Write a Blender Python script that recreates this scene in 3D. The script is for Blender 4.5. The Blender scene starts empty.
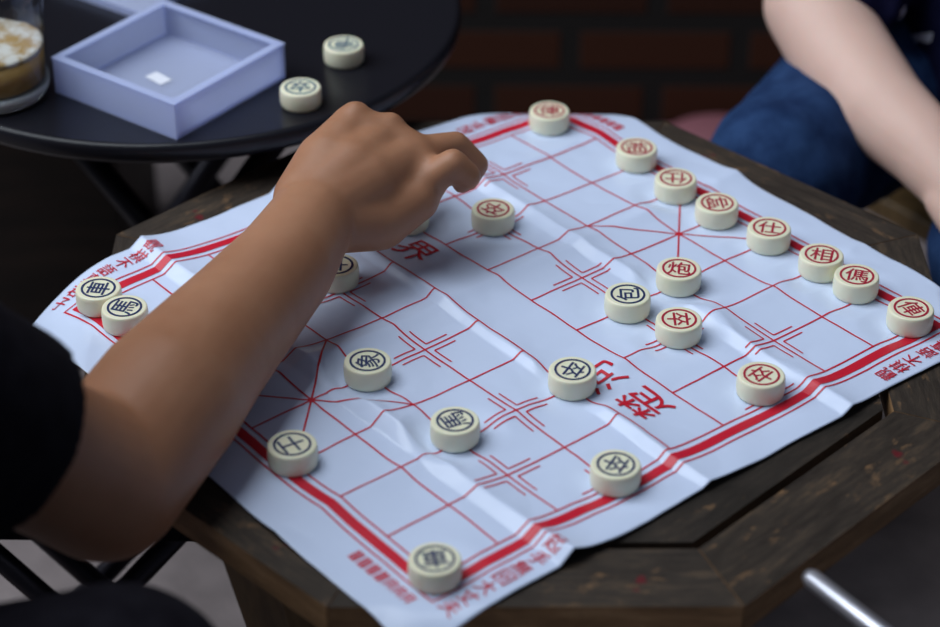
import bpy, bmesh, math, random
from mathutils import Vector, Matrix, noise
random.seed(4)
C = bpy.context.scene.collection
PI = math.pi
R = math.radians

# ------------------------------------------------------------------ camera
cam_d = bpy.data.cameras.new('camera')
cam = bpy.data.objects.new('camera', cam_d); C.objects.link(cam)
cam_d.sensor_width = 36.0
cam_d.lens = 2308.19 / 940 * 36.0
right = Vector((0.635848, 0.771800, 0.004744))
down = Vector((0.428259, -0.347694, -0.834088))
fwd = Vector((-0.642100, 0.532385, -0.551611))
cam.matrix_world = Matrix((
    (right.x, -down.x, -fwd.x, 1.06524),
    (right.y, -down.y, -fwd.y, -0.91662),
    (right.z, -down.z, -fwd.z, 1.34850),
    (0, 0, 0, 1)))
cam_d.dof.use_dof = True
cam_d.dof.focus_distance = 1.66
cam_d.dof.aperture_fstop = 3.6
cam_d.clip_start = 0.05
bpy.context.scene.camera = cam

# ------------------------------------------------------------------ light
world = bpy.data.worlds.new('world'); bpy.context.scene.world = world
world.use_nodes = True
bg = world.node_tree.nodes['Background']
bg.inputs[0].default_value = (0.56, 0.68, 0.95, 1)
bg.inputs[1].default_value = 0.12
def area(name, loc, target, size, power, col):
    d = bpy.data.lights.new(name, 'AREA'); d.shape = 'SQUARE'; d.size = size
    d.energy = power; d.color = col
    o = bpy.data.objects.new(name, d); C.objects.link(o)
    o.location = loc
    o.rotation_euler = (Vector(target) - Vector(loc)).to_track_quat('-Z', 'Y').to_euler()
    return o
area('daylight_from_street', (-1.35, -0.75, 2.5), (0.05, 0.0, 0.42), 3.0, 142, (0.86, 0.93, 1.0))
vs = bpy.context.scene.view_settings
vs.view_transform = 'Standard'; vs.look = 'None'; vs.gamma = 1.0
vs.exposure = 0.0
vs.use_curve_mapping = False

# ------------------------------------------------------------------ materials
def mat(name, col, rough=0.5, spec=0.5, **kw):
    m = bpy.data.materials.new(name); m.use_nodes = True
    b = m.node_tree.nodes['Principled BSDF']
    b.inputs['Base Color'].default_value = (*col, 1)
    b.inputs['Roughness'].default_value = rough
    b.inputs['Specular IOR Level'].default_value = spec
    for k, v in kw.items():
        b.inputs[k.replace('_', ' ')].default_value = v
    return m
def nodes(m): return m.node_tree.nodes, m.node_tree.links, m.node_tree.nodes['Principled BSDF']
def noise_col(m, cols, scale=(1, 1, 1), nscale=8, detail=6, rough=0.6, bump=0.0, bscale=None, coord='Object'):
    n, l, b = nodes(m)
    tc = n.new('ShaderNodeTexCoord'); mp = n.new('ShaderNodeMapping')
    mp.inputs['Scale'].default_value = scale
    l.new(tc.outputs[coord], mp.inputs[0])
    nz = n.new('ShaderNodeTexNoise'); nz.inputs['Scale'].default_value = nscale
    nz.inputs['Detail'].default_value = detail; nz.inputs['Roughness'].default_value = rough
    l.new(mp.outputs[0], nz.inputs['Vector'])
    cr = n.new('ShaderNodeValToRGB')
    els = cr.color_ramp.elements
    while len(els) < len(cols): els.new(0.5)
    for e, (p, c) in zip(els, cols): e.position = p; e.color = (*c, 1)
    l.new(nz.outputs['Fac'], cr.inputs[0]); l.new(cr.outputs[0], b.inputs['Base Color'])
    if bump:
        bp = n.new('ShaderNodeBump'); bp.inputs['Strength'].default_value = bump
        bp.inputs['Distance'].default_value = 0.004
        l.new(nz.outputs['Fac'], bp.inputs['Height']); l.new(bp.outputs[0], b.inputs['Normal'])
    return nz, cr

M = {}
M['vinyl'] = mat('printed_vinyl_white', (0.63, 0.72, 0.92), 0.30, 0.5)
n, l, b = nodes(M['vinyl'])
tc = n.new('ShaderNodeTexCoord'); nz = n.new('ShaderNodeTexNoise'); nz.inputs['Scale'].default_value = 22
nz.inputs['Detail'].default_value = 3
bp = n.new('ShaderNodeBump'); bp.inputs['Strength'].default_value = 0.18; bp.inputs['Distance'].default_value = 0.005
l.new(tc.outputs['Object'], nz.inputs['Vector']); l.new(nz.outputs['Fac'], bp.inputs['Height']); l.new(bp.outputs[0], b.inputs['Normal'])
M['red_ink'] = mat('red_ink', (0.60, 0.010, 0.032), 0.4)
M['red_glyph'] = mat('red_engraving', (0.40, 0.008, 0.035), 0.5)
M['navy_glyph'] = mat('navy_engraving', (0.010, 0.024, 0.100), 0.5)
M['teal_glyph'] = mat('teal_engraving', (0.02, 0.09, 0.16), 0.5)
M['ivory'] = mat('ivory_plastic', (0.85, 0.82, 0.61), 0.32, 0.5, Subsurface_Weight=0.12, Subsurface_Scale=0.006)
M['oldwood'] = mat('weathered_dark_wood', (0.05, 0.04, 0.03), 0.55, 0.35)
def wood_mat(name, cols, axis_scale, spots=None, rough=0.55):
    m = mat(name, (0.05, 0.04, 0.03), rough, 0.22)
    n, l, b = nodes(m)
    nz, cr = noise_col(m, cols, axis_scale, 14, 10, 0.75, 0.45)
    # worn pale scuffs and a few red paint drips with shapes of their own
    tc = n.new('ShaderNodeTexCoord')
    n2 = n.new('ShaderNodeTexNoise'); n2.inputs['Scale'].default_value = 38; n2.inputs['Detail'].default_value = 8; n2.inputs['Roughness'].default_value = 0.65
    mp = n.new('ShaderNodeMapping'); mp.inputs['Scale'].default_value = (axis_scale[0] ** .5, axis_scale[1] ** .5, 1)
    l.new(tc.outputs['Object'], mp.inputs[0]); l.new(mp.outputs[0], n2.inputs['Vector'])
    r2 = n.new('ShaderNodeValToRGB'); r2.color_ramp.elements[0].position = 0.60; r2.color_ramp.elements[1].position = 0.74
    l.new(n2.outputs['Fac'], r2.inputs[0])
    mx = n.new('ShaderNodeMix'); mx.data_type = 'RGBA'
    mx.inputs['B'].default_value = (0.22, 0.125, 0.062, 1)
    l.new(r2.outputs[0], mx.inputs['Factor']); l.new(cr.outputs[0], mx.inputs['A'])
    n3 = n.new('ShaderNodeTexNoise'); n3.inputs['Scale'].default_value = 24; n3.inputs['Detail'].default_value = 3
    l.new(tc.outputs['Object'], n3.inputs['Vector'])
    r3 = n.new('ShaderNodeValToRGB'); r3.color_ramp.elements[0].position = 0.735; r3.color_ramp.elements[1].position = 0.78
    l.new(n3.outputs['Fac'], r3.inputs[0])
    m3 = n.new('ShaderNodeMix'); m3.data_type = 'RGBA'; m3.inputs['B'].default_value = (0.12, 0.01, 0.015, 1)
    l.new(r3.outputs[0], m3.inputs['Factor']); l.new(mx.outputs['Result'], m3.inputs['A'])
    l.new(m3.outputs['Result'], b.inputs['Base Color'])
    return m
M['rimwood'] = wood_mat('weathered_rim_wood', [(0.32, (0.014, 0.010, 0.008)), (0.54, (0.044, 0.033, 0.025)), (0.76, (0.13, 0.085, 0.050))], (1.2, 7, 4))
M['plankwood'] = wood_mat('weathered_plank_wood', [(0.32, (0.012, 0.010, 0.008)), (0.55, (0.032, 0.025, 0.020)), (0.78, (0.08, 0.058, 0.040))], (6, 1.2, 4))
M['legwood'] = mat('brown_leg_wood', (0.1, 0.06, 0.03), 0.55)
noise_col(M['legwood'], [(0.3, (0.10, 0.060, 0.024)), (0.7, (0.27, 0.165, 0.070))], (9, 9, 1.2), 7, 6, 0.6, 0.2)
M['edgewood'] = wood_mat('raw_board_edge', [(0.32, (0.13, 0.070, 0.034)), (0.54, (0.32, 0.18, 0.085)), (0.76, (0.50, 0.31, 0.16))], (1.2, 7, 9))
M['blackmetal'] = mat('black_lacquered_metal', (0.010, 0.010, 0.014), 0.28, 0.25)
M['darktube'] = mat('dark_steel_tube', (0.035, 0.032, 0.042), 0.35, 0.5, Metallic=0.6)
M['chrome'] = mat('chrome_tube', (0.80, 0.82, 0.92), 0.30, 0.5, Metallic=0.9)
M['frost'] = mat('frosted_plastic', (0.74, 0.80, 1.0), 0.35, 0.5)
n, l, b = nodes(M['frost'])
out = n['Material Output']
tr = n.new('ShaderNodeBsdfTransparent'); tr.inputs[0].default_value = (0.88, 0.91, 1.0, 1)
tl = n.new('ShaderNodeBsdfTranslucent'); tl.inputs[0].default_value = (0.80, 0.84, 1.0, 1)
m1 = n.new('ShaderNodeMixShader'); m1.inputs[0].default_value = 0.45
m2 = n.new('ShaderNodeMixShader'); m2.inputs[0].default_value = 0.30
l.new(b.outputs[0], m1.inputs[1]); l.new(tl.outputs[0], m1.inputs[2])
l.new(m1.outputs[0], m2.inputs[1]); l.new(tr.outputs[0], m2.inputs[2]); l.new(m2.outputs[0], out.inputs[0])
M['sticker'] = mat('white_sticker', (0.85, 0.86, 0.92), 0.5)
M['glass'] = mat('clear_glass', (1, 1, 1), 0.03, 0.5)
n, l, b = nodes(M['glass'])
gt = n.new('ShaderNodeBsdfTransparent'); gt.inputs[0].default_value = (0.90, 0.92, 0.94, 1)
gg = n.new('ShaderNodeBsdfGlossy'); gg.inputs['Roughness'].default_value = 0.04
fr0 = n.new('ShaderNodeLayerWeight'); fr0.inputs[0].default_value = 0.2
fr = n.new('ShaderNodeMath'); fr.operation = 'MULTIPLY'; fr.inputs[1].default_value = 0.35; l.new(fr0.outputs['Facing'], fr.inputs[0])
gm = n.new('ShaderNodeMixShader'); l.new(fr.outputs[0], gm.inputs[0]); l.new(gt.outputs[0], gm.inputs[1]); l.new(gg.outputs[0], gm.inputs[2])
l.new(gm.outputs[0], n['Material Output'].inputs[0])
M['thickglass'] = mat('thick_glass_base', (0.72, 0.76, 0.78), 0.08, 0.6, Transmission_Weight=0.5)
M['coffee'] = mat('milky_coffee', (0.42, 0.22, 0.06), 0.25, 0.5)
noise_col(M['coffee'], [(0.3, (0.42, 0.22, 0.05)), (0.7, (0.66, 0.42, 0.15))], (1, 1, 2), 30, 3)
M['foam'] = mat('pale_foam', (0.5, 0.4, 0.25), 0.6)
noise_col(M['foam'], [(0.42, (0.45, 0.28, 0.10)), (0.6, (0.72, 0.68, 0.60))], (1, 1, 1), 60, 4)
def skin(name, a, c):
    m = mat(name, a, 0.48, 0.35, Subsurface_Weight=0.15, Subsurface_Scale=0.008)
    m.node_tree.nodes['Principled BSDF'].inputs['Subsurface Radius'].default_value = (1, 0.35, 0.2)
    noise_col(m, [(0.35, a), (0.65, c)], (1, 1, 1), 14, 5, 0.6, 0.08)
    return m
M['skin_tan'] = skin('tan_skin', (0.33, 0.150, 0.080), (0.39, 0.190, 0.107))
M['skin_fair'] = skin('fair_skin', (0.76, 0.50, 0.41), (0.80, 0.54, 0.45))
def cloth(name, a, c, sc=60, bump=0.1):
    m = mat(name, a, 0.9, 0.08)
    noise_col(m, [(0.35, a), (0.65, c)], (1, 1, 1), sc, 4, 0.6, bump)
    return m
M['blackcloth'] = cloth('black_cotton', (0.006, 0.005, 0.008), (0.010, 0.009, 0.013))
M['navycloth'] = cloth('navy_cotton', (0.006, 0.007, 0.030), (0.010, 0.011, 0.042))
M['denim'] = cloth('blue_denim', (0.010, 0.026, 0.080), (0.024, 0.056, 0.145), 30, 0.3)
M['whiteprint'] = mat('white_shirt_print', (0.62, 0.62, 0.72), 0.7)
M['hair'] = cloth('black_hair', (0.006, 0.005, 0.005), (0.014, 0.012, 0.011), 90, 0.5)
M['pinkrubber'] = mat('dusty_pink_rubber', (0.24, 0.085, 0.105), 0.7)
M['nail'] = mat('finger_nail', (0.62, 0.33, 0.29), 0.3)

# floor: worn grey-brown cement
M['floor'] = mat('cement_floor', (0.2, 0.17, 0.16), 0.7)
noise_col(M['floor'], [(0.3, (0.14, 0.115, 0.115)), (0.7, (0.28, 0.235, 0.232))], (1, 1, 1), 9, 6, 0.6, 0.2)
# wall: dark red bricks with wide dark mortar
M['brick'] = mat('dark_red_brick', (0.05, 0.02, 0.01), 0.9, 0.2)
n, l, b = nodes(M['brick'])
tc = n.new('ShaderNodeTexCoord'); sx = n.new('ShaderNodeSeparateXYZ'); cb = n.new('ShaderNodeCombineXYZ')
l.new(tc.outputs['Object'], sx.inputs[0]); l.new(sx.outputs['X'], cb.inputs['X']); l.new(sx.outputs['Z'], cb.inputs['Y'])
br = n.new('ShaderNodeTexBrick')
br.inputs['Color1'].default_value = (0.062, 0.020, 0.010, 1); br.inputs['Color2'].default_value = (0.038, 0.013, 0.008, 1)
br.inputs['Mortar'].default_value = (0.020, 0.017, 0.016, 1)
br.inputs['Scale'].default_value = 1.0; br.inputs['Mortar Size'].default_value = 0.013; br.inputs['Mortar Smooth'].default_value = 0.15
br.inputs['Brick Width'].default_value = 0.20; br.inputs['Row Height'].default_value = 0.072
l.new(cb.outputs[0], br.inputs['Vector'])
l.new(br.outputs['Color'], b.inputs['Base Color'])
bp = n.new('ShaderNodeBump'); bp.inputs['Strength'].default_value = 0.6; bp.inputs['Distance'].default_value = 0.008; bp.invert = True
l.new(br.outputs['Fac'], bp.inputs['Height']); l.new(bp.outputs[0], b.inputs['Normal'])

# ------------------------------------------------------------------ helpers
def obj(name, bm, m, parent=None, smooth=False, loc=None):
    me = bpy.data.meshes.new(name)
    bmesh.ops.recalc_face_normals(bm, faces=bm.faces[:])
    bm.to_mesh(me); bm.free()
    me.materials.append(m)
    if smooth:
        for p in me.polygons: p.use_smooth = True
    o = bpy.data.objects.new(name, me); C.objects.link(o)
    if parent: o.parent = parent
    if loc: o.location = loc
    return o
def tag(o, label, cat, group=None):
    o['label'] = label; o['category'] = cat
    if group: o['group'] = group
    return o
def thing(name, label, cat, loc=(0, 0, 0), rz=0, group=None):
    o = bpy.data.objects.new(name, None); C.objects.link(o)
    o.empty_display_size = 0.05
    o.location = loc; o.rotation_euler = (0, 0, rz)
    return tag(o, label, cat, group)
def struct(name, bm, m):
    o = obj(name, bm, m); o['kind'] = 'structure'; return o
def box(bm, c, s, rot=None):
    g = bmesh.ops.create_cube(bm, size=1)['verts']
    for v in g: v.co = Vector((v.co.x * s[0], v.co.y * s[1], v.co.z * s[2]))
    if rot is not None: bmesh.ops.transform(bm, matrix=rot, verts=g)
    bmesh.ops.translate(bm, vec=c, verts=g)
    return g
def bevel(bm, w, seg=2):
    bmesh.ops.bevel(bm, geom=[e for e in bm.edges if e.is_manifold and e.calc_face_angle(0) > 0.5], offset=w, segments=seg, affect='EDGES', profile=0.6)
def frame(d):
    d = d.normalized(); a = Vector((0, 0, 1)) if abs(d.z) < 0.95 else Vector((1, 0, 0))
    x = d.cross(a).normalized(); return x, d.cross(x).normalized()
def tube(bm, pts, r, seg=14, cap=True):
    pts = [Vector(p) for p in pts]; rings = []
    for i, p in enumerate(pts):
        d = (pts[min(i + 1, len(pts) - 1)] - pts[max(i - 1, 0)])
        x, y = frame(d)
        rr = r[i] if isinstance(r, (list, tuple)) else r
        rings.append([bm.verts.new(p + (x * math.cos(2 * PI * k / seg) + y * math.sin(2 * PI * k / seg)) * rr) for k in range(seg)])
    for a, c in zip(rings, rings[1:]):
        for k in range(seg): bm.faces.new((a[k], a[(k + 1) % seg], c[(k + 1) % seg], c[k]))
    if cap: bm.faces.new(rings[0]); bm.faces.new(rings[-1])
def lathe(bm, prof, seg=48):
    rings = []
    for r, z in prof:
        if r < 1e-6: rings.append([bm.verts.new((0, 0, z))])
        else: rings.append([bm.verts.new((r * math.cos(2 * PI * k / seg), r * math.sin(2 * PI * k / seg), z)) for k in range(seg)])
    for a, c in zip(rings, rings[1:]):
        for k in range(seg):
            k2 = (k + 1) % seg
            if len(a) == 1 and len(c) == 1: continue
            if len(a) == 1: bm.faces.new((a[0], c[k2], c[k]))
            elif len(c) == 1: bm.faces.new((a[k], a[k2], c[0]))
            else: bm.faces.new((a[k], a[k2], c[k2], c[k]))
def caps(bm, chain, seg=18):
    """chain of (point, radius): tapered limbs with round joints, later fused by a voxel remesh"""
    chain = [(Vector(p), r) for p, r in chain]
    for p, r in chain:
        g = bmesh.ops.create_icosphere(bm, subdivisions=3, radius=r)['verts']
        bmesh.ops.translate(bm, vec=p, verts=g)
    for (p, r), (q, s) in zip(chain, chain[1:]):
        if (q - p).length > 1e-4: tube(bm, [p, q], [r, s], seg)
def ell(bm, c, rad, rot=None, sub=3):
    g = bmesh.ops.create_icosphere(bm, subdivisions=sub, radius=1)['verts']
    for v in g: v.co = Vector((v.co.x * rad[0], v.co.y * rad[1], v.co.z * rad[2]))
    if rot is not None: bmesh.ops.transform(bm, matrix=rot, verts=g)
    bmesh.ops.translate(bm, vec=c, verts=g)
def fuse(name, bm, m, parent, voxel, smooth_it=6, disp=None):
    o = obj(name, bm, m, None, True)
    r = o.modifiers.new('r', 'REMESH'); r.mode = 'VOXEL'; r.voxel_size = voxel; r.use_smooth_shade = True
    s = o.modifiers.new('s', 'SMOOTH'); s.factor = 0.5; s.iterations = smooth_it
    dg = bpy.context.evaluated_depsgraph_get()
    me = bpy.data.meshes.new_from_object(o.evaluated_get(dg))
    old = o.data; o.modifiers.clear(); o.data = me; bpy.data.meshes.remove(old)
    me.name = name
    if not me.materials: me.materials.append(m)
    if disp:
        for v in me.vertices: v.co = disp(v.co.copy())
    for p in me.polygons: p.use_smooth = True
    o.parent = parent
    return o
_glyph = {}
def glyph(ch, size, B=0.014):
    """triangulated flat outline of one character, centred, 'size' tall, as (verts, faces)"""
    if ch not in _glyph:
        cu = bpy.data.curves.new('t', 'FONT'); cu.body = ch; cu.size = 1.0; cu.fill_mode = 'FRONT'; cu.resolution_u = 3
        cu.offset = 0.0
        o = bpy.data.objects.new('t', cu); C.objects.link(o)
        dg = bpy.context.evaluated_depsgraph_get()
        me = bpy.data.meshes.new_from_object(o.evaluated_get(dg))
        bm = bmesh.new(); bm.from_mesh(me)
        bmesh.ops.triangulate(bm, faces=bm.faces[:])
        xs = [v.co.x for v in bm.verts]; ys = [v.co.y for v in bm.verts]
        cx, cy = (min(xs) + max(xs)) / 2, (min(ys) + max(ys)) / 2
        h = max(max(ys) - min(ys), max(xs) - min(xs))
        bm.verts.index_update()
        vs_ = [((v.co.x - cx) / h, (v.co.y - cy) / h) for v in bm.verts]
        fs_ = [[v.index for v in f.verts] for f in bm.faces]
        bm.free(); bpy.data.objects.remove(o); bpy.data.curves.remove(cu); bpy.data.meshes.remove(me)
        _glyph[ch] = (vs_, fs_)
    vs_, fs_ = _glyph[ch]
    v, f = [], []                       # heavier strokes: the outline is laid down four times, slightly shifted
    for bx_, by_ in ((B, 0), (-B, 0), (0, B), (0, -B)):
        k = len(v); v += [(x + bx_, y + by_) for x, y in vs_]; f += [[i + k for i in g] for g in fs_]
    return [(x * size, y * size) for x, y in v], f

# ------------------------------------------------------------------ setting
T = 0.4178                     # height of the wooden table's top
bm = bmesh.new(); box(bm, (0, 0, -0.05), (7, 7, 0.1)); struct('floor', bm, M['floor'])
bm = bmesh.new(); box(bm, (0, 0, 1.3), (7.0, 0.2, 2.6))
w = struct('wall_back', bm, M['brick'])
w.location = (-0.739 - 0.77 * 0.1, 0.73 + 0.638 * 0.1, 0); w.rotation_euler = (0, 0, math.atan2(0.7718, 0.6358))

M['benchwood'] = mat('dark_bench_wood', (0.012, 0.008, 0.006), 0.6, 0.3)
noise_col(M['benchwood'], [(0.3, (0.006, 0.004, 0.003)), (0.7, (0.022, 0.013, 0.009))], (1.5, 8, 8), 6, 6, 0.6, 0.2)

# ------------------------------------------------------------------ octagonal wooden table
TC = Vector((0.019, 0.0)); TR = R(6); AP, AI = 0.309, 0.250
t = thing('wooden_table', 'low octagonal weathered dark wooden table under the game sheet', 'table', (TC.x, TC.y, 0), TR)
def octv(ap, k): a = PI / 8 + k * PI / 4; r = ap / math.cos(PI / 8); return Vector((r * math.cos(a), r * math.sin(a)))
TH = 0.022
def prism(bm, poly, z0, z1):
    lo = [bm.verts.new((p[0], p[1], z0)) for p in poly]; hi = [bm.verts.new((p[0], p[1], z1)) for p in poly]
    bm.faces.new(lo[::-1]); bm.faces.new(hi)
    for i in range(len(poly)): j = (i + 1) % len(poly); bm.faces.new((lo[i], lo[j], hi[j], hi[i]))
for k in range(8):
    a, c2 = octv(AP, k), octv(AP, k + 1); ai, ci = octv(AI + 0.003, k), octv(AI + 0.003, k + 1)
    mid = (a + c2 + ai + ci) / 4; ang = k * PI / 4 + PI / 4 + PI / 2
    rm = Matrix.Rotation(-ang, 2)
    poly = [rm @ ((p - mid) * 0.9965) for p in (a, c2, ci, ai)]
    bm = bmesh.new(); prism(bm, poly, -TH / 2, TH / 2); bevel(bm, 0.0022)
    for f in bm.faces: f.material_index = 1 if abs(f.normal.z) < 0.5 else 0
    o = obj('rim_board', bm, M['rimwood'], t, loc=(mid.x, mid.y, T - TH / 2)); o.rotation_euler = (0, 0, ang); o.data.materials.append(M['edgewood'])
# inner octagonal panel of planks
def clip(poly, x0, x1):
    def half(p, f):
        outp = []
        for i in range(len(p)):
            a, c2 = p[i], p[(i + 1) % len(p)]; fa, fc = f(a), f(c2)
            if fa >= 0: outp.append(a)
            if fa * fc < 0: outp.append(a + (c2 - a) * (fa / (fa - fc)))
        return outp
    p = half(poly, lambda v: v.x - x0); return half(p, lambda v: x1 - v.x)
inner = [octv(AI - 0.004, k) for k in range(8)]
for i in range(5):
    x0 = -0.25 + i * 0.1 + 0.001; poly = clip(inner, x0, x0 + 0.098)
    bm = bmesh.new(); prism(bm, poly, T - TH, T - 0.0005); bevel(bm, 0.0018)
    obj('plank', bm, M['plankwood'], t)
bm = bmesh.new()
for a in (PI / 8, -PI / 8 * 3): box(bm, (0, 0, T - TH - 0.0126), (0.50, 0.05, 0.025), Matrix.Rotation(a, 4, 'Z'))
obj('cross_batten', bm, M['legwood'], t)
rloc = Matrix.Rotation(-TR, 2)
for tx, ty, bx_, by_ in ((0.068, -0.272, 0.125, -0.205), (-0.03, 0.275, -0.03, 0.22), (-0.235, 0.0, -0.20, 0.0), (0.20, -0.02, 0.19, -0.02)):
    top = rloc @ (Vector((tx, ty)) - TC); bot = rloc @ (Vector((bx_, by_)) - TC)
    d = top.normalized().to_3d(); s_ = Vector((-d.y, d.x, 0))
    bm = bmesh.new(); vv = []
    for z, p in ((T - TH - 0.0005, top), (0.0, bot)):
        for sa, sb in ((-1, -1), (1, -1), (1, 1), (-1, 1)):
            vv.append(bm.verts.new(p.to_3d() + s_ * (0.026 * sa) + d * (0.014 * sb) + Vector((0, 0, z))))
    bm.faces.new(vv[:4]); bm.faces.new(vv[4:])
    for i in range(4): j = (i + 1) % 4; bm.faces.new((vv[i], vv[j], vv[4 + j], vv[4 + i]))
    bevel(bm, 0.002)
    obj('leg', bm, M['legwood'], t)

# ------------------------------------------------------------------ the pieces' places (needed by the sheet, which lies flat under them)
CELL = 0.05
PIECES = [  # character, colour, x, y, turn of the character, label
 ('俥', 'r', -0.1923, 0.2103, 49, 'ivory game piece with blurred red character at the sheet\'s far top corner'),
 ('相', 'r', -0.1013, 0.2243, -39, 'red-lettered ivory piece second from the far top corner along the back edge'),
 ('仕', 'r', -0.0457, 0.2146, -134, 'ivory piece lettered with an upside-down red 仕 above the red starred palace'),
 ('帥', 'r', 0.0022, 0.2129, 56, 'ivory piece lettered with red 帥 in the middle of the back row'),
 ('仕', 'r', 0.0537, 0.2178, 38, 'ivory piece lettered with upright red 仕 right of the 帥 piece'),
 ('相', 'r', 0.1055, 0.2204, 36, 'ivory piece lettered with red 相 touching the 傌 piece on the back row'),
 ('傌', 'r', 0.1419, 0.2193, 34, 'ivory piece lettered with red 傌 beside the upright 相 piece'),
 ('俥', 'r', 0.1967, 0.2170, -13, 'ivory piece lettered with red 俥 on the rightmost corner of the grid'),
 ('炮', 'r', 0.0523, 0.1241, 43, 'ivory piece lettered with red 炮 just behind the navy 包 piece'),
 ('卒', 'r', -0.1002, 0.0723, -170, 'red 卒 piece right of the reaching hand'),
 ('卒', 'r', 0.1014, 0.0770, -39, 'red 卒 piece beside the navy 包 piece, on a marked crossing'),
 ('卒', 'r', 0.1876, 0.0730, -263, 'red 卒 piece by the thick red border at right'),
 ('車', 'b', -0.1951, -0.2237, -229, 'navy 車 piece on the left corner of the grid beside the margin writing'),
 ('馬', 'b', -0.1618, -0.2224, -238, 'navy 馬 piece at left, half covered by the forearm'),
 ('卒', 'b', -0.1115, -0.0700, -219, 'ivory piece mostly hidden by the reaching player\'s wrist'),
 ('象', 'b', 0.0026, -0.1279, -219, 'navy 象 piece just right of the reaching forearm'),
 ('馬', 'b', 0.0955, -0.1251, -192, 'blurred navy 馬 piece below the middle of the near half'),
 ('士', 'b', 0.0483, -0.2254, -8, 'navy 士 piece on the near left border beside the elbow'),
 ('車', 'b', 0.2000, -0.2263, 62, 'blurred navy 車 piece on the corner nearest the camera'),
 ('卒', 'b', 0.1007, -0.0243, -67, 'navy 卒 piece on the centre fold beside the river writing'),
 ('卒', 'b', 0.1994, -0.0741, -66, 'navy 卒 piece on the thick red border at the near right'),
 ('包', 'b', 0.0542, 0.0707, -219, 'navy 包 piece between the two red 炮 and 卒 pieces'),
 ('卒', 'r', -0.1425, 0.0215, 52, 'ivory piece almost hidden under the reaching hand'),
]

# ------------------------------------------------------------------ game sheet
def oct_out(x, y):
    p = Matrix.Rotation(-TR, 2) @ (Vector((x, y)) - TC)
    return max(p.x * math.cos(k * PI / 4) + p.y * math.sin(k * PI / 4) for k in range(8)) - AP
def ss(a, c, x):
    t_ = min(1, max(0, (x - a) / (c - a))); return t_ * t_ * (3 - 2 * t_)
def sheet_h(x, y):
    u, v = x / CELL + 4, 4.5 - y / CELL
    wob = 0.05 * noise.noise(Vector((u * 0.7, v * 0.7, 3.1)))
    h = 0.0
    for v0, A, wn, wf in ((2.38 + wob, 0.0085, 0.105, 0.34), (5.06 + wob, 0.0062, 0.07, 0.32), (7.53 + wob - 0.05 * (u - 4) / 4, 0.0105, 0.115, 0.38)):
        d = v - v0
        k = math.exp(-(math.sqrt(d * d + 0.0003) - 0.0173) / wf) if d < 0 else max(0.0, 1 - d / (1.9 * wn)) * (1 - 0.12) + 0.12 * math.exp(-d / 0.5)
        h += A * k * (0.75 + 0.35 * noise.noise(Vector((u * 0.6, v0, 1.0))))
    for u0, A in ((0.9, 0.002), (3.27, 0.0042), (6.05, 0.0030)):
        d = u - u0 - wob
        h += A * math.exp(-math.sqrt(d * d + 0.004) / 0.22 + 0.28) * (0.8 + 0.5 * noise.noise(Vector((v * 0.8, u0, 5.0))))
    n1 = noise.noise(Vector((u * 0.75, v * 0.75, 0.3))); n2 = noise.noise(Vector((u * 1.7, v * 1.7, 7.3)))
    h += 0.0016 * (n1 + 0.6) + 0.0009 * abs(n2)
    # creased dent beside the centre fold
    h += 0.0022 * math.exp(-(((u - 2.6) / 0.45) ** 2 + ((v - 4.75) / 0.3) ** 2))
    f = 1.0
    for c_, k_, px, py, *_ in PIECES:
        r = math.hypot(x - px, y - py)
        if r < 0.05: f = min(f, ss(0.0185, 0.04, r))
    z = 0.0010 + max(0, h) * f
    d = oct_out(x, y)
    if d > 0: z -= 8.0 * d * d + 0.14 * d
    else: pass
    return z + T
U0, U1, V0, V1 = -0.95, 8.85, -0.98, 10.05
NU, NV = 230, 420
def sheet_xy(u, v):
    # slightly wavy trimmed edges
    e = 0.06 * noise.noise(Vector((v * 0.8, 0.2, u * 0.05)))
    g = 0.06 * noise.noise(Vector((u * 0.8, 4.2, v * 0.05)))
    fu = abs(u - 4) / 5; fv = abs(v - 4.5) / 5.5
    return (u - 4 + e * fu ** 6) * CELL, (4.5 - v + g * fv ** 6) * CELL
sheet = thing('game_sheet', 'white vinyl chess sheet with red printed grid, creased in folds, on the wooden table', 'game board', (0, 0, 0))
bm = bmesh.new()
gr = [[None] * (NU + 1) for _ in range(NV + 1)]
for j in range(NV + 1):
    for i in range(NU + 1):
        x, y = sheet_xy(U0 + (U1 - U0) * i / NU, V0 + (V1 - V0) * j / NV)
        gr[j][i] = bm.verts.new((x, y, sheet_h(x, y)))
for j in range(NV):
    for i in range(NU): bm.faces.new((gr[j][i], gr[j + 1][i], gr[j + 1][i + 1], gr[j][i + 1]))
so = obj('vinyl_sheet', bm, M['vinyl'], sheet, True)
sm = so.modifiers.new('thickness', 'SOLIDIFY'); sm.thickness = 0.0005; sm.offset = -1
PZ = 0.00035
def strip(bm, p, q, wd, nc=1):
    (u0, v0), (u1, v1) = p, q
    L = math.hypot(u1 - u0, v1 - v0); n = max(1, int(L / 0.035)); du, dv = (u1 - u0) / L, (v1 - v0) / L
    rows = []
    for i in range(n + 1):
        s = i / n * L; row = []
        for k in range(nc + 1):
            o_ = (k / nc - 0.5) * wd
            u, v = u0 + du * s - dv * o_, v0 + dv * s + du * o_
            x, y = (u - 4) * CELL, (4.5 - v) * CELL
            row.append(bm.verts.new((x, y, sheet_h(x, y) + PZ)))
        rows.append(row)
    for a, c2 in zip(rows, rows[1:]):
        for k in range(nc): bm.faces.new((a[k], a[k + 1], c2[k + 1], c2[k]))
LW = 0.028
bm = bmesh.new()
for v in range(10): strip(bm, (0, v), (8, v), LW)
for u in range(9):
    if u in (0, 8): strip(bm, (u, 0), (u, 9), LW)
    else: strip(bm, (u, 0), (u, 4), LW); strip(bm, (u, 5), (u, 9), LW)
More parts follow.
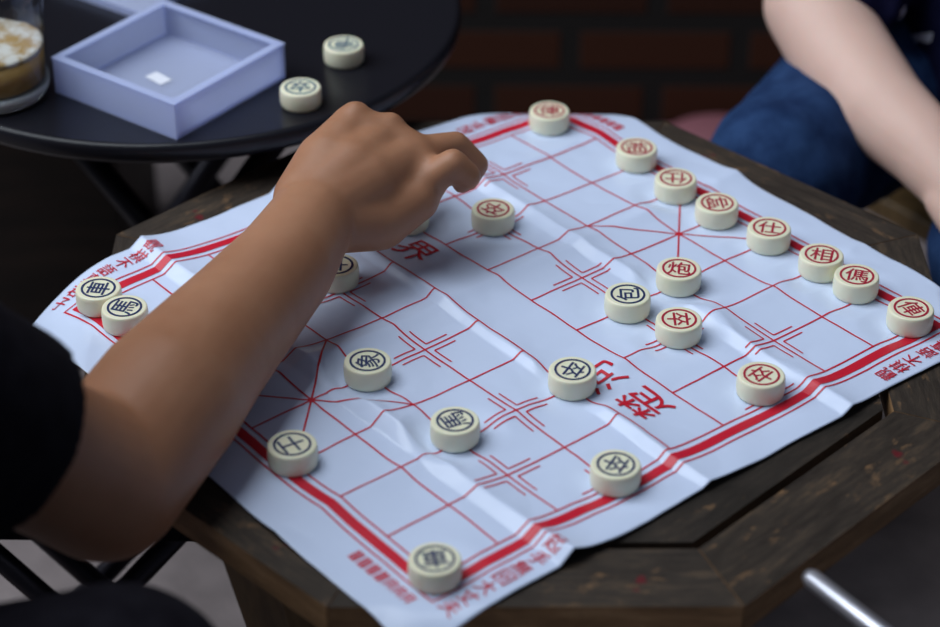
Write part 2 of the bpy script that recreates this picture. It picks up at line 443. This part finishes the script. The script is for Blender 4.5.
for v0 in (0, 7):
    strip(bm, (3, v0), (5, v0 + 2), LW); strip(bm, (3, v0 + 2), (5, v0), LW)
    for a in range(1): strip(bm, (3.95, v0 + 1), (4.05, v0 + 1), 0.1)
def mark(u, v):
    for a in (-1, 1):
        for c2 in (-1, 1):
            if 0 <= u + a * 0.3 <= 8:
                strip(bm, (u + a * 0.1, v + c2 * 0.1), (u + a * 0.48, v + c2 * 0.1), LW * 0.9)
                strip(bm, (u + a * 0.1, v + c2 * 0.1), (u + a * 0.1, v + c2 * 0.48), LW * 0.9)
for u in (0, 2, 4, 6, 8): mark(u, 3); mark(u, 6)
for u in (1, 7): mark(u, 2); mark(u, 7)
obj('printed_grid', bm, M['red_ink'], sheet)
bm = bmesh.new()
def rect(bm, o_, wd, nc):
    e = wd / 2
    strip(bm, (-o_ - e, -o_), (8 + o_ + e, -o_), wd, nc); strip(bm, (-o_ - e, 9 + o_), (8 + o_ + e, 9 + o_), wd, nc)
    strip(bm, (-o_, -o_ + e), (-o_, 9 + o_ - e), wd, nc); strip(bm, (8 + o_, -o_ + e), (8 + o_, 9 + o_ - e), wd, nc)
rect(bm, 0.175, 0.155, 3); rect(bm, 0.335, LW, 1)
obj('printed_border', bm, M['red_ink'], sheet)
def write(bm, ch, u, v, size, up, bold=1.0):
    """up=-1: the top of the character points to the red side; +1: to the navy side"""
    vs_, fs_ = glyph(ch, size, 0.004)
    b2 = bmesh.new()
    q = len(vs_) // 4
    vv = [b2.verts.new((a, c2, 0.00004 * (i // q))) for i, (a, c2) in enumerate(vs_)]
    for f in fs_:
        try: b2.faces.new([vv[i] for i in f])
        except ValueError: pass
    bmesh.ops.subdivide_edges(b2, edges=[e for e in b2.edges if e.calc_length() > 0.07], cuts=2)
    bmesh.ops.triangulate(b2, faces=b2.faces[:])
    b2.verts.index_update(); mp = {}
    for p in b2.verts:
        if up < 0: uu, vv_ = u + p.co.x, v - p.co.y
        else: uu, vv_ = u - p.co.x, v + p.co.y
        x, y = (uu - 4) * CELL, (4.5 - vv_) * CELL
        mp[p.index] = bm.verts.new((x, y, sheet_h(x, y) + PZ + 0.0002 + p.co.z))
    for f in b2.faces: bm.faces.new([mp[p.index] for p in f.verts])
    b2.free()
bm = bmesh.new()
for ch, u, v, sz, up in (('楚', 6.97, 4.52, 0.66, 1), ('河', 6.10, 4.52, 0.62, 1), ('漢', 1.03, 4.48, 0.66, -1), ('界', 1.86, 4.48, 0.60, -1)):
    bm = bmesh.new(); write(bm, ch, u, v, sz, up); obj('river_character', bm, M['red_ink'], sheet)
for txt, lines in (('觀棋不語真君子', ((-0.64, 7.56, 0.278, -1), (8.58, 1.38, -0.29, 1))), ('起手無回大丈夫', ((8.56, 7.52, 0.285, -1), (-0.58, 1.5, -0.285, 1)))):
    for u, v, dv, up in lines:
        bm = bmesh.new()
        for i, ch in enumerate(txt): write(bm, ch, u, v + i * dv, 0.255, up)
        obj('margin_writing', bm, M['red_ink'], sheet)
# the maker's line is too small and blurred to read: dense little stroke blocks
for sgn in (-1, 1):
    bm = bmesh.new()
    def tick(a, c2):
        if sgn > 0: a, c2 = (8 - a[0], 9 - a[1]), (8 - c2[0], 9 - c2[1])
        strip(bm, a, c2, 0.024)
    for i in range(7):
        u, v = 7.05 + i * 0.175, 9.53
        for k in range(4 if i < 4 else 3): tick((u - 0.065, v + (k - 1.5) * 0.055), (u + 0.065, v + (k - 1.5) * 0.055))
        for q in (-0.05, 0.0, 0.05) if i < 4 else (-0.05, 0.05): tick((u + q, 9.44), (u + q, 9.62))
    obj('small_print', bm, M['red_ink'], sheet)

# ------------------------------------------------------------------ game pieces
PH = 0.0156
PROF = [(0, 0), (0.0156, 0), (0.0164, 0.0008), (0.0168, 0.0032), (0.01695, PH / 2), (0.01675, PH - 0.0030), (0.0164, PH - 0.0009), (0.0159, PH - 0.0002), (0.0152, PH), (0.0135, PH - 0.0002), (0, PH - 0.0002)]
bm = bmesh.new(); lathe(bm, PROF, 56)
disc0 = obj('disc', bm, M['ivory'], None, True); disc_me = disc0.data; bpy.data.objects.remove(disc0)
def ring_me(m):
    bm = bmesh.new(); lathe(bm, [(0.0111, PH - 0.0003), (0.0111, PH + 0.00012), (0.0127, PH + 0.00012), (0.0127, PH - 0.0003)], 56)
    o = obj('ring', bm, m); me = o.data; bpy.data.objects.remove(o); return me
RING = {'r': ring_me(M['red_glyph']), 'b': ring_me(M['navy_glyph']), 't': ring_me(M['teal_glyph'])}
GM = {'r': M['red_glyph'], 'b': M['navy_glyph'], 't': M['teal_glyph']}
GLY = {}
def glyph_mesh(ch, k):
    if (ch, k) in GLY: return GLY[(ch, k)]
    vs_, fs_ = glyph(ch, 0.0168)
    q = len(vs_) // 4
    bm = bmesh.new(); vv = [bm.verts.new((a, c2, PH - 0.00008 + 0.00003 * (i // q))) for i, (a, c2) in enumerate(vs_)]
    for f in fs_:
        try: bm.faces.new([vv[i] for i in f])
        except ValueError: pass
    o = obj('character', bm, GM[k]); me = o.data; bpy.data.objects.remove(o)
    GLY[(ch, k)] = me; return me
def piece(ch, k, x, y, z, ang, label, group):
    p = thing('chess_piece', label, 'game piece', (x, y, z), R(ang), group)
    for nm, me in (('disc', disc_me), ('printed_ring', RING[k]), ('character', glyph_mesh(ch, k))):
        o = bpy.data.objects.new(nm, me); C.objects.link(o); o.parent = p
    return p
for ch, k, x, y, a, lab in PIECES:
    piece(ch, k, x, y, T + 0.00145, a, lab, 'red chess pieces on the sheet' if k == 'r' else 'navy chess pieces on the sheet')
RT = 0.46
piece('卒', 't', -0.2920, 0.0301, RT + 0.0002, 54, 'captured teal-lettered piece on the black table, nearer the knuckles', 'captured pieces on the black table')
piece('象', 't', -0.3306, 0.1024, RT + 0.0002, -195, 'captured teal-lettered piece on the black table, farther from the camera', 'captured pieces on the black table')

# ------------------------------------------------------------------ round black table
rt = thing('round_table', 'round black metal bistro table at the upper left', 'table', (-0.504, 0.050, 0))
RR = 0.248
bm = bmesh.new()
lathe(bm, [(0, RT - 0.006), (RR - 0.008, RT - 0.006), (RR - 0.006, RT - 0.015), (RR - 0.002, RT - 0.016), (RR, RT - 0.012), (RR + 0.0005, RT - 0.004), (RR - 0.001, RT - 0.0005), (RR - 0.004, RT + 0.0008), (RR - 0.007, RT), (0, RT)], 120)
obj('tabletop', bm, M['blackmetal'], rt, True)
bm = bmesh.new(); box(bm, (0.0, -0.02, RT - 0.0165), (0.26, 0.03, 0.02)); box(bm, (0, 0.1, RT - 0.0165), (0.26, 0.03, 0.02)); bevel(bm, 0.003)
obj('support_rail', bm, M['blackmetal'], rt)
def leg(p, q, r=0.011, m='darktube', parent=None, name='leg'):
    bm = bmesh.new(); tube(bm, [p, q], r, 16); return obj(name, bm, M[m], parent, True)
for yy in (-0.115, 0.045):
    leg((0.12, yy, RT - 0.027), (-0.17, yy, 0.0), 0.011, 'darktube', rt)
    leg((-0.12, yy + 0.024, RT - 0.027), (0.17, yy + 0.024, 0.0), 0.011, 'blackmetal', rt)
bm = bmesh.new(); box(bm, (0.085, -0.085, RT - 0.055), (0.022, 0.012, 0.05), Matrix.Rotation(0.3, 4, 'Y')); bevel(bm, 0.003)
obj('hinge', bm, M['blackmetal'], rt)
bm = bmesh.new(); tube(bm, [(-0.165, -0.115, 0.016), (-0.165, 0.045, 0.016)], 0.009)
obj('foot_bar', bm, M['darktube'], rt)
rt.rotation_euler = (0, 0, R(50))
# low dark bench in the shade behind it
bt = thing('wooden_bench', 'low dark wooden bench in the shadows behind the legs of the round table', 'bench', (-0.684 - 0.636 * 0.62 - 0.77 * 0.14, 0.087 - 0.772 * 0.62 + 0.638 * 0.14, 0), math.atan2(0.7718, 0.6358))
for nm, c_, s_ in (('seat', (0, 0, 0.285), (1.26, 0.28, 0.03)), ('front_panel', (0, -0.12, 0.1345), (1.22, 0.02, 0.269)), ('back_panel', (0, 0.12, 0.1345), (1.22, 0.02, 0.269)),
                   ('end_panel', (0.60, 0, 0.1345), (0.02, 0.219, 0.269)), ('end_panel', (-0.60, 0, 0.1345), (0.02, 0.219, 0.269))):
    bm = bmesh.new(); box(bm, c_, s_); bevel(bm, 0.003); obj(nm, bm, M['benchwood'], bt)

# ------------------------------------------------------------------ plastic box, lid, glass
def tray(name, label, cat, loc, rz, sx, sy, h, wt=0.0028):
    t_ = thing(name, label, cat, loc, rz)
    bm = bmesh.new()
    box(bm, (0, 0, wt / 2), (sx, sy, wt))
    obj('base', bm, M['frost'], t_)
    for s, along in ((1, 'x'), (-1, 'x'), (1, 'y'), (-1, 'y')):
        bm = bmesh.new()
        if along == 'x': box(bm, (0, s * (sy / 2 - wt / 2), h / 2), (sx, wt, h))
        else: box(bm, (s * (sx / 2 - wt / 2), 0, h / 2), (wt, sy - 2 * wt, h))
        bmesh.ops.translate(bm, verts=bm.verts[:], vec=(0, 0, wt * 0.5 + 0.0002))
        obj('side_wall', bm, M['frost'], t_)
    bm = bmesh.new()
    for s in (1, -1):
        box(bm, (0, s * (sy / 2 - 0.003), h + wt / 2 + 0.0008), (sx + 0.001, 0.007, 0.0016)); box(bm, (s * (sx / 2 - 0.003), 0, h + wt / 2 + 0.0008), (0.007, sy - 0.013, 0.0016))
    obj('rim', bm, M['frost'], t_)
    return t_
bx = tray('plastic_box', 'empty open frosted bluish plastic box on the black table', 'box', (-0.3850, -0.0335, RT + 0.0003), R(14), 0.133, 0.132, 0.029)
bm = bmesh.new(); box(bm, (0, 0, 0), (0.020, 0.012, 0.0004))
st = obj('sticker', bm, M['sticker'], bx, loc=(-0.012, -0.002, 0.0032)); st.rotation_euler = (0, 0, R(-8)); st['label'] = 'small white paper sticker'
ld = thing('box_lid', 'pale plastic box lid lying behind the open box at the top edge', 'lid', (-0.567, 0.048, RT + 0.0003), R(15))
bm = bmesh.new(); box(bm, (0, 0, 0.006), (0.105, 0.105, 0.002)); obj('top_panel', bm, M['frost'], ld)
bm = bmesh.new()
for s in (1, -1): box(bm, (0, s * 0.0515, 0.0025), (0.105, 0.002, 0.005)); box(bm, (s * 0.0515, 0, 0.0025), (0.002, 0.101, 0.005))
obj('lip', bm, M['frost'], ld)

gl = thing('drinking_glass', 'clear glass tumbler with leftover milky coffee on the black table', 'glass', (-0.466, -0.152, RT + 0.0003))
GR = 0.046
bm = bmesh.new()
lathe(bm, [(GR * 0.955, 0.0125), (GR, 0.013), (GR * 1.03, 0.10), (GR * 1.01, 0.1015), (GR * 0.985, 0.10), (GR * 0.955, 0.0125)], 64)
obj('tumbler', bm, M['glass'], gl, True)
bm = bmesh.new(); lathe(bm, [(0, 0), (GR * 0.84, 0), (GR * 0.95, 0.002), (GR * 1.0, 0.008), (GR * 1.0, 0.0128), (GR * 0.93, 0.0128), (GR * 0.8, 0.0113), (0, 0.0110)], 64)
obj('glass_base', bm, M['thickglass'], gl, True)
bm = bmesh.new(); lathe(bm, [(0, 0.0115), (GR * 0.84, 0.0125), (GR * 0.93, 0.0155), (GR * 0.948, 0.040), (0, 0.040)], 64)
obj('coffee', bm, M['coffee'], gl, True)
bm = bmesh.new(); lathe(bm, [(0, 0.0402), (GR * 0.945, 0.0402), (GR * 0.952, 0.0440), (GR * 0.90, 0.0450), (0, 0.0435)], 64)
for v in bm.verts: v.co.z += 0.0015 * noise.noise(v.co * 90) if v.co.z > 0.0425 else 0
obj('foam', bm, M['foam'], gl, True)

# ------------------------------------------------------------------ people
def hand(bm, W, d, nrm, side, curl=0.5, sc=1.0):
    """relaxed hand: W wrist, d along the hand, nrm out of the back of the hand, side towards the thumb"""
    W, d, nrm, side = Vector(W), Vector(d).normalized(), Vector(nrm).normalized(), Vector(side).normalized()
    for i, off in enumerate((0.030, 0.010, -0.010, -0.028)):
        mcp = W + d * 0.088 * sc + side * off * sc - nrm * 0.004 * abs(i - 1)
        caps(bm, [(W + side * off * 0.5 * sc, 0.019 * sc), (mcp, 0.0125 * sc)])
        L = (0.044, 0.050, 0.046, 0.036)[i] * sc; p = mcp; a = 0.25
        ch = [(p, 0.0105 * sc)]
        for j in range(3):
            a += curl * (0.6 + 0.25 * j); p = p + (d * math.cos(a) - nrm * math.sin(a)) * L * (1, 0.6, 0.5)[j]
            ch.append((p, (0.0095, 0.0085, 0.0075)[j] * sc))
        caps(bm, ch)
    th = W + d * 0.025 * sc + side * 0.022 * sc
    caps(bm, [(th, 0.018 * sc), (th + (d * 0.6 + side * 0.7 - nrm * 0.3) * 0.042 * sc, 0.0125 * sc), (th + (d * 1.25 + side * 0.8 - nrm * 0.6) * 0.052 * sc, 0.0105 * sc), (th + (d * 1.75 + side * 0.75 - nrm * 0.8) * 0.055 * sc, 0.0085 * sc)])
def head(bm, c, f, up, sc=1.0):
    c, f, up = Vector(c), Vector(f).normalized(), Vector(up).normalized()
    s = f.cross(up).normalized(); up = s.cross(f)
    rot = Matrix((s, f, up)).transposed().to_4x4()
    P = lambda a, b_, e: c + (s * a + f * b_ + up * e) * sc
    ell(bm, P(0, -0.01, 0.03), (0.074 * sc, 0.092 * sc, 0.085 * sc), rot)
    ell(bm, P(0, 0.015, -0.035), (0.058 * sc, 0.070 * sc, 0.080 * sc), rot)
    caps(bm, [(P(0, 0.09, 0.005), 0.008 * sc), (P(0, 0.105, -0.028), 0.012 * sc)])
    for e in (-1, 1):
        caps(bm, [(P(e * 0.012, 0.096, -0.030), 0.008 * sc)])
        caps(bm, [(P(e * 0.015, 0.082, 0.022), 0.009 * sc), (P(e * 0.045, 0.070, 0.020), 0.009 * sc)])
        ell(bm, P(e * 0.032, 0.074, 0.004), (0.013 * sc, 0.011 * sc, 0.010 * sc), rot)
        ell(bm, P(e * 0.076, -0.005, -0.008), (0.010 * sc, 0.018 * sc, 0.030 * sc), rot)
    for z in (-0.058, -0.068): caps(bm, [(P(-0.018, 0.080, z), 0.0065 * sc), (P(0, 0.086, z), 0.0075 * sc), (P(0.018, 0.080, z), 0.0065 * sc)])
    hb = bmesh.new()
    ell(hb, P(0, -0.020, 0.043), (0.083 * sc, 0.098 * sc, 0.088 * sc), rot)
    ell(hb, P(0, -0.050, -0.01), (0.076 * sc, 0.060 * sc, 0.075 * sc), rot)
    return hb
def V(*a): return Vector(a)
def flat_sleeve(bm, chain):
    tube(bm, [p for p, r in chain], [r for p, r in chain], 28)
    for p, r in chain[:-1]:
        g = bmesh.ops.create_icosphere(bm, subdivisions=3, radius=r)['verts']; bmesh.ops.translate(bm, vec=Vector(p), verts=g)

# --- player at the left, reaching over the board
p1 = thing('person', 'person in black shirt at left reaching right hand over the board', 'person', (0, 0, 0))
bm = bmesh.new()
EL = V(0.033, -0.359, 0.459); SH = V(0.045, -0.545, 0.655)
caps(bm, [(SH, 0.054), (EL + (SH - EL) * 0.5, 0.050), (EL + (SH - EL) * 0.15, 0.049), (EL, 0.051), (V(-0.001, -0.288, 0.472), 0.0505), (V(-0.028, -0.241, 0.472), 0.0455),
          (V(-0.052, -0.195, 0.473), 0.0415), (V(-0.076, -0.142, 0.479), 0.0370), (V(-0.106, -0.095, 0.484), 0.0320)], 28)
WR = V(-0.113, -0.086, 0.485)
iM, mM, rM, pM = V(-0.151, -0.024, 0.519), V(-0.133, -0.006, 0.511), V(-0.112, 0.005, 0.501), V(-0.092, -0.001, 0.488)
caps(bm, [(WR + V(-0.010, 0.002, 0.005), 0.027), ((WR + iM) / 2 + V(-0.006, 0, 0.002), 0.025), (iM, 0.0160)])
caps(bm, [(WR + V(-0.004, 0.002, 0.003), 0.029), ((WR + mM) / 2 + V(0, 0, 0.002), 0.028), (mM, 0.0165)])
caps(bm, [(WR, 0.030), ((WR + rM) / 2 + V(0, 0, 0.001), 0.028), (rM, 0.0165)])
caps(bm, [(WR + V(0.006, 0.0, -0.003), 0.026), (V(-0.097, -0.041, 0.471), 0.0245), (V(-0.090, -0.012, 0.480), 0.0185)])
caps(bm, [(iM, 0.0160), (mM, 0.0165), (rM, 0.0165), (pM, 0.0165)])
for k_ in (iM, mM): ell(bm, k_ + V(0, 0.004, 0.0070), (0.0115, 0.0125, 0.0115))
caps(bm, [(rM, 0.0145), (V(-0.108, 0.041, 0.4985), 0.0108), (V(-0.100, 0.055, 0.480), 0.0096), (V(-0.099, 0.046, 0.470), 0.0082)])
caps(bm, [(pM, 0.0140), (V(-0.078, 0.014, 0.506), 0.0112), (V(-0.072, 0.024, 0.494), 0.0100), (V(-0.082, 0.026, 0.483), 0.0082)])
caps(bm, [(mM, 0.0140), (V(-0.150, 0.036, 0.482), 0.0105), (V(-0.151, 0.052, 0.462), 0.0092), (V(-0.148, 0.046, 0.452), 0.0082)])
caps(bm, [(iM, 0.0140), (V(-0.176, 0.018, 0.484), 0.0102), (V(-0.176, 0.038, 0.464), 0.0090), (V(-0.166, 0.034, 0.453), 0.0080)])
caps(bm, [(V(-0.150, -0.050, 0.472), 0.020), (V(-0.178, -0.010, 0.464), 0.0135), (V(-0.180, 0.018, 0.454), 0.0112), (V(-0.170, 0.028, 0.450), 0.0092)])
# other arm resting on the left thigh
SHL = V(-0.315, -0.590, 0.650); ELL = V(-0.380, -0.640, 0.455); WRL = V(-0.300, -0.490, 0.520)
caps(bm, [(SHL, 0.056), ((SHL + ELL) / 2, 0.048), (ELL, 0.043), (ELL + (WRL - ELL) * 0.35, 0.043), (WRL, 0.029)], 24)
hand(bm, WRL, (0.15, 0.95, -0.25), (0, 0.25, 1), (1, -0.15, 0), 0.35)
# trunk, neck, legs, feet
caps(bm, [(V(-0.09, -0.74, 0.36), 0.125), (V(-0.115, -0.69, 0.48), 0.120), (V(-0.136, -0.625, 0.60), 0.112)])
caps(bm, [(V(-0.136, -0.585, 0.67), 0.062), (V(-0.136, -0.545, 0.77), 0.055)])
KR, KL = V(0.199, -0.455, 0.446), V(-0.300, -0.440, 0.425)
HR, HL = V(0.0, -0.745, 0.335), V(-0.18, -0.745, 0.335)
AR, AL = V(0.215, -0.50, 0.075), V(-0.300, -0.480, 0.075)
for h_, k_, a_ in ((HR, KR, AR), (HL, KL, AL)):
    caps(bm, [(h_, 0.088), ((h_ + k_) / 2, 0.075), (k_, 0.056), (k_ + (a_ - k_) * 0.35, 0.052), (a_, 0.034)], 24)
    caps(bm, [(a_ + V(0, -0.03, -0.04), 0.033), (a_ + V(0, 0.06, -0.045), 0.029), (a_ + V(0, 0.14, -0.052), 0.022)])
hb = head(bm, (-0.135, -0.495, 0.895), (-0.05, 0.75, -0.60), (0, 0.35, 0.9))
fuse('body', bm, M['skin_tan'], p1, 0.003, 5)
fuse('hair', hb, M['hair'], p1, 0.006, 3)
bm = bmesh.new()
caps(bm, [(V(-0.09, -0.745, 0.34), 0.145), (V(-0.115, -0.695, 0.48), 0.138), (V(-0.136, -0.63, 0.60), 0.130)])
caps(bm, [(SH + V(-0.02, -0.01, 0), 0.070), (V(-0.136, -0.60, 0.655), 0.083), (SHL + V(0.02, 0, 0), 0.078)])
dS = EL - SH
flat_sleeve(bm, [(SH, 0.072), (SH + dS * 0.35, 0.070), (SH + dS * 0.64, 0.067)])
dL = ELL - SHL
flat_sleeve(bm, [(SHL, 0.080), (SHL + dL * 0.40, 0.076), (SHL + dL * 0.66, 0.078)])
fuse('shirt', bm, M['blackcloth'], p1, 0.005, 4)
bm = bmesh.new()
caps(bm, [(V(-0.09, -0.755, 0.33), 0.135)])
for h_, k_, a_ in ((HR, KR, AR), (HL, KL, AL)):
    caps(bm, [(h_, 0.102), ((h_ + k_) / 2, 0.090), (k_ + (h_ - k_) * 0.05, 0.072)], 24)
    flat_sleeve(bm, [(k_, 0.071), (k_ + (a_ - k_) * 0.25, 0.072)])
fuse('shorts', bm, M['blackcloth'], p1, 0.005, 4)
bm = bmesh.new(); ell(bm, (-0.0800, 0.0335, 0.4835), (0.0048, 0.0022, 0.0055)); obj('fingernail', bm, M['nail'], p1, True)

# --- player at the upper right in jeans and navy shirt
p2 = thing('person', 'person in navy printed shirt and blue jeans seated behind the table at upper right', 'person', (0, 0, 0))
bm = bmesh.new()
E2 = V(-0.175, 0.504, 0.448); S2 = V(-0.218, 0.625, 0.690); W2 = V(0.050, 0.455, 0.376); HEM = V(-0.158, 0.541, 0.468)
caps(bm, [(S2, 0.058), (HEM, 0.047), (E2, 0.0435), (V(-0.120, 0.489, 0.422), 0.0445), (V(-0.059, 0.471, 0.405), 0.0400), (V(0.0, 0.464, 0.392), 0.034), (W2, 0.028)], 28)
hand(bm, W2, (0.85, -0.15, -0.28), (0.2, -0.4, 0.9), (0.3, 0.9, 0.3), 0.3)
S2L = V(-0.002, 0.881, 0.680); E2L = V(0.130, 0.820, 0.450); W2L = V(0.120, 0.600, 0.470)
caps(bm, [(S2L, 0.058), ((S2L + E2L) / 2, 0.048), (E2L, 0.043), (E2L + (W2L - E2L) * 0.35, 0.043), (W2L, 0.028)], 24)
hand(bm, W2L, (0.1, -0.9, -0.35), (0, -0.3, 1), (-0.95, -0.1, 0), 0.35)
caps(bm, [(V(-0.15, 0.80, 0.35), 0.125), (V(-0.13, 0.78, 0.50), 0.118), (V(-0.11, 0.755, 0.62), 0.115)])
caps(bm, [(V(-0.10, 0.735, 0.71), 0.060), (V(-0.08, 0.70, 0.81), 0.054)])
K2, K2L = V(-0.092, 0.385, 0.356), V(0.085, 0.480, 0.325)
H2, H2L = V(-0.207, 0.73, 0.325), V(-0.093, 0.87, 0.325)
A2, A2L = V(-0.12, 0.45, 0.075), V(0.10, 0.54, 0.075)
dd = V(0.64, -0.53, 0).normalized()
for a_ in (A2, A2L):
    caps(bm, [(a_ + V(0, 0, 0.06), 0.038), (a_, 0.034)])
    caps(bm, [(a_ - dd * 0.03 + V(0, 0, -0.04), 0.033), (a_ + dd * 0.07 + V(0, 0, -0.045), 0.029), (a_ + dd * 0.15 + V(0, 0, -0.052), 0.022)])
hb = head(bm, (-0.050, 0.660, 0.925), (0.55, -0.55, -0.6), (0.2, -0.25, 0.9))
fuse('body', bm, M['skin_fair'], p2, 0.0035, 5)
fuse('hair', hb, M['hair'], p2, 0.006, 3)
bm = bmesh.new()
caps(bm, [(V(-0.148, 0.795, 0.33), 0.150), (V(-0.13, 0.775, 0.50), 0.143), (V(-0.11, 0.755, 0.62), 0.135)])
caps(bm, [(V(-0.13, 0.72, 0.60), 0.10), (V(-0.105, 0.665, 0.455), 0.085), (V(-0.075, 0.655, 0.375), 0.085)])
caps(bm, [(S2 + V(0.02, 0.02, 0), 0.080), (V(-0.11, 0.745, 0.68), 0.088), (S2L + V(-0.02, -0.02, 0), 0.080)])
flat_sleeve(bm, [(S2, 0.078), ((S2 + HEM) / 2, 0.060), (HEM, 0.052), (V(-0.140, 0.507, 0.470), 0.050)])
d3 = E2L - S2L
flat_sleeve(bm, [(S2L, 0.080), (S2L + d3 * 0.4, 0.076), (S2L + d3 * 0.66, 0.076)])
shirt2 = fuse('shirt', bm, M['navycloth'], p2, 0.005, 4)
from mathutils.bvhtree import BVHTree
bv = BVHTree.FromPolygons([v.co[:] for v in shirt2.data.vertices], [p.vertices[:] for p in shirt2.data.polygons])
LK = Vector((-0.640, 0.532, -0.555))                     # onto the shirt front, from the table side
def print_stroke(a, c2, wd):
    bm = bmesh.new(); a, c2 = Vector(a), Vector(c2); d = (c2 - a); n_ = 14; side = d.cross(LK).normalized()
    rows = []
    for i in range(n_ + 1):
        row = []
        for k in (-1, -0.5, 0, 0.5, 1):
            w_ = wd * (0.8 + 0.35 * noise.noise(Vector((i * 0.5, k, a.x * 50))))
            p = a + d * (i / n_) + side * (w_ * k) - LK * 0.05
            hit, nr, _, _ = bv.ray_cast(p, LK)
            row.append(bm.verts.new(hit + nr * 0.0012) if hit else None)
        rows.append(row)
    for r1, r2 in zip(rows, rows[1:]):
        for k in range(4):
            q = (r1[k], r1[k + 1], r2[k + 1], r2[k])
            if all(q): bm.faces.new(q)
    obj('shirt_print', bm, M['whiteprint'], p2)
print_stroke((-0.081, 0.520, 0.480), (-0.069, 0.527, 0.472), 0.0060)
print_stroke((-0.070, 0.519, 0.467), (-0.050, 0.540, 0.463), 0.0045)
bm = bmesh.new()
caps(bm, [(V(-0.15, 0.80, 0.31), 0.135)])
for h_, k_, a_ in ((H2, K2, A2), (H2L, K2L, A2L)):
    caps(bm, [(h_, 0.094), ((h_ + k_) / 2, 0.084), (k_, 0.066), (k_ + (a_ - k_) * 0.4, 0.062)], 24)
    flat_sleeve(bm, [(k_ + (a_ - k_) * 0.4, 0.062), (a_ + V(0, 0, 0.035), 0.052)])
fuse('jeans', bm, M['denim'], p2, 0.005, 3, lambda c: c + V(0, 0, 0.004) * noise.noise(c * 22) + V(0.003, 0, 0) * noise.noise(c * 35 + V(5, 5, 5)))

# ------------------------------------------------------------------ stools and the slipper by the wall
def stool(name, label, loc, rz, sx, sy, h, seat_m, leg_m, r=0.011):
    t_ = thing(name, label, 'stool', loc, rz)
    bm = bmesh.new(); box(bm, (0, 0, h - 0.012), (sx, sy, 0.024)); bevel(bm, 0.007, 3)
    obj('seat', bm, M[seat_m], t_, True)
    for yy in (-sy / 2 + 0.02, sy / 2 - 0.02):
        for s in (-1, 1):
            bm = bmesh.new(); tube(bm, [(s * (sx / 2 - 0.015), yy + s * 0.011, h - 0.02), (-s * (sx / 2 + 0.01), yy + s * 0.011, 0.0)], r, 16)
            obj('leg', bm, M[leg_m], t_, True)
    for s in (-1, 1):
        bm = bmesh.new(); tube(bm, [(s * (sx / 2), -sy / 2 + 0.01, 0.02), (s * (sx / 2), sy / 2 - 0.01, 0.02)], r * 0.8, 12)
        obj('foot_bar', bm, M[leg_m], t_, True)
    return t_
stool('folding_stool', 'dark folding metal stool behind the reaching player\'s elbow', (-0.205, -0.245, 0), R(50), 0.20, 0.10, 0.265, 'blackcloth', 'darktube', 0.009)
def plain_stool(label, loc, h, s=0.28):
    t_ = thing('low_stool', label, 'stool', loc)
    bm = bmesh.new(); box(bm, (0, 0, h - 0.012), (s, s, 0.024)); bevel(bm, 0.006, 3); obj('seat', bm, M['legwood'], t_)
    for a in (-1, 1):
        for b_ in (-1, 1):
            bm = bmesh.new(); tube(bm, [(a * s * 0.40, b_ * s * 0.40, h - 0.024), (a * s * 0.46, b_ * s * 0.46, 0)], 0.014, 14); obj('leg', bm, M['legwood'], t_, True)
plain_stool('low wooden stool under the player in black', (-0.09, -0.76, 0), 0.205)
plain_stool('low wooden stool under the player in jeans', (-0.15, 0.80, 0), 0.180)
ac = thing('armchair', 'low chrome tube armchair at the right, its armrest end reaching the wooden table', 'chair', (0.60, 0.14, 0))
bm = bmesh.new(); box(bm, (0.02, 0, 0.25), (0.34, 0.34, 0.03)); bevel(bm, 0.01, 3); obj('seat', bm, M['blackcloth'], ac, True)
bm = bmesh.new(); box(bm, (0.215, 0, 0.50), (0.025, 0.34, 0.22)); bevel(bm, 0.01, 3); obj('backrest', bm, M['blackcloth'], ac, True)
for s_ in (-1, 1):
    y = 0.195 * s_
    bm = bmesh.new(); tube(bm, [(-0.247, y + 0.001, 0.430), (-0.243, y, 0.430), (0.19, y - 0.03 * (s_ < 0), 0.430), (0.225, y, 0.44)], [0.0045, 0.0062, 0.0062, 0.0062], 16); obj('armrest', bm, M['chrome'], ac, True)
    bm = bmesh.new(); tube(bm, [(0.225, y, 0.0), (0.225, y, 0.62)], 0.0095, 16); obj('rear_leg', bm, M['chrome'], ac, True)
    bm = bmesh.new(); tube(bm, [(-0.10, y, 0.0), (-0.10, y, 0.25), (0.225, y, 0.25)], 0.0095, 16); obj('front_leg', bm, M['chrome'], ac, True)
bm = bmesh.new(); tube(bm, [(0.226, -0.195, 0.62), (0.226, 0.195, 0.62)], 0.0095, 16); obj('top_rail', bm, M['chrome'], ac, True)

sl = thing('slipper', 'blurred dusty pink slipper on the floor by the brick wall', 'slipper', (-0.615, 0.80, 0), R(50))
bm = bmesh.new()
ell(bm, (0, 0, 0.012), (0.11, 0.043, 0.012)); ell(bm, (0.05, 0, 0.012), (0.055, 0.047, 0.012))
fuse('sole', bm, M['pinkrubber'], sl, 0.004, 2)
bm = bmesh.new()
ell(bm, (0.045, 0, 0.022), (0.065, 0.044, 0.018))
fuse('upper', bm, M['pinkrubber'], sl, 0.004, 2)
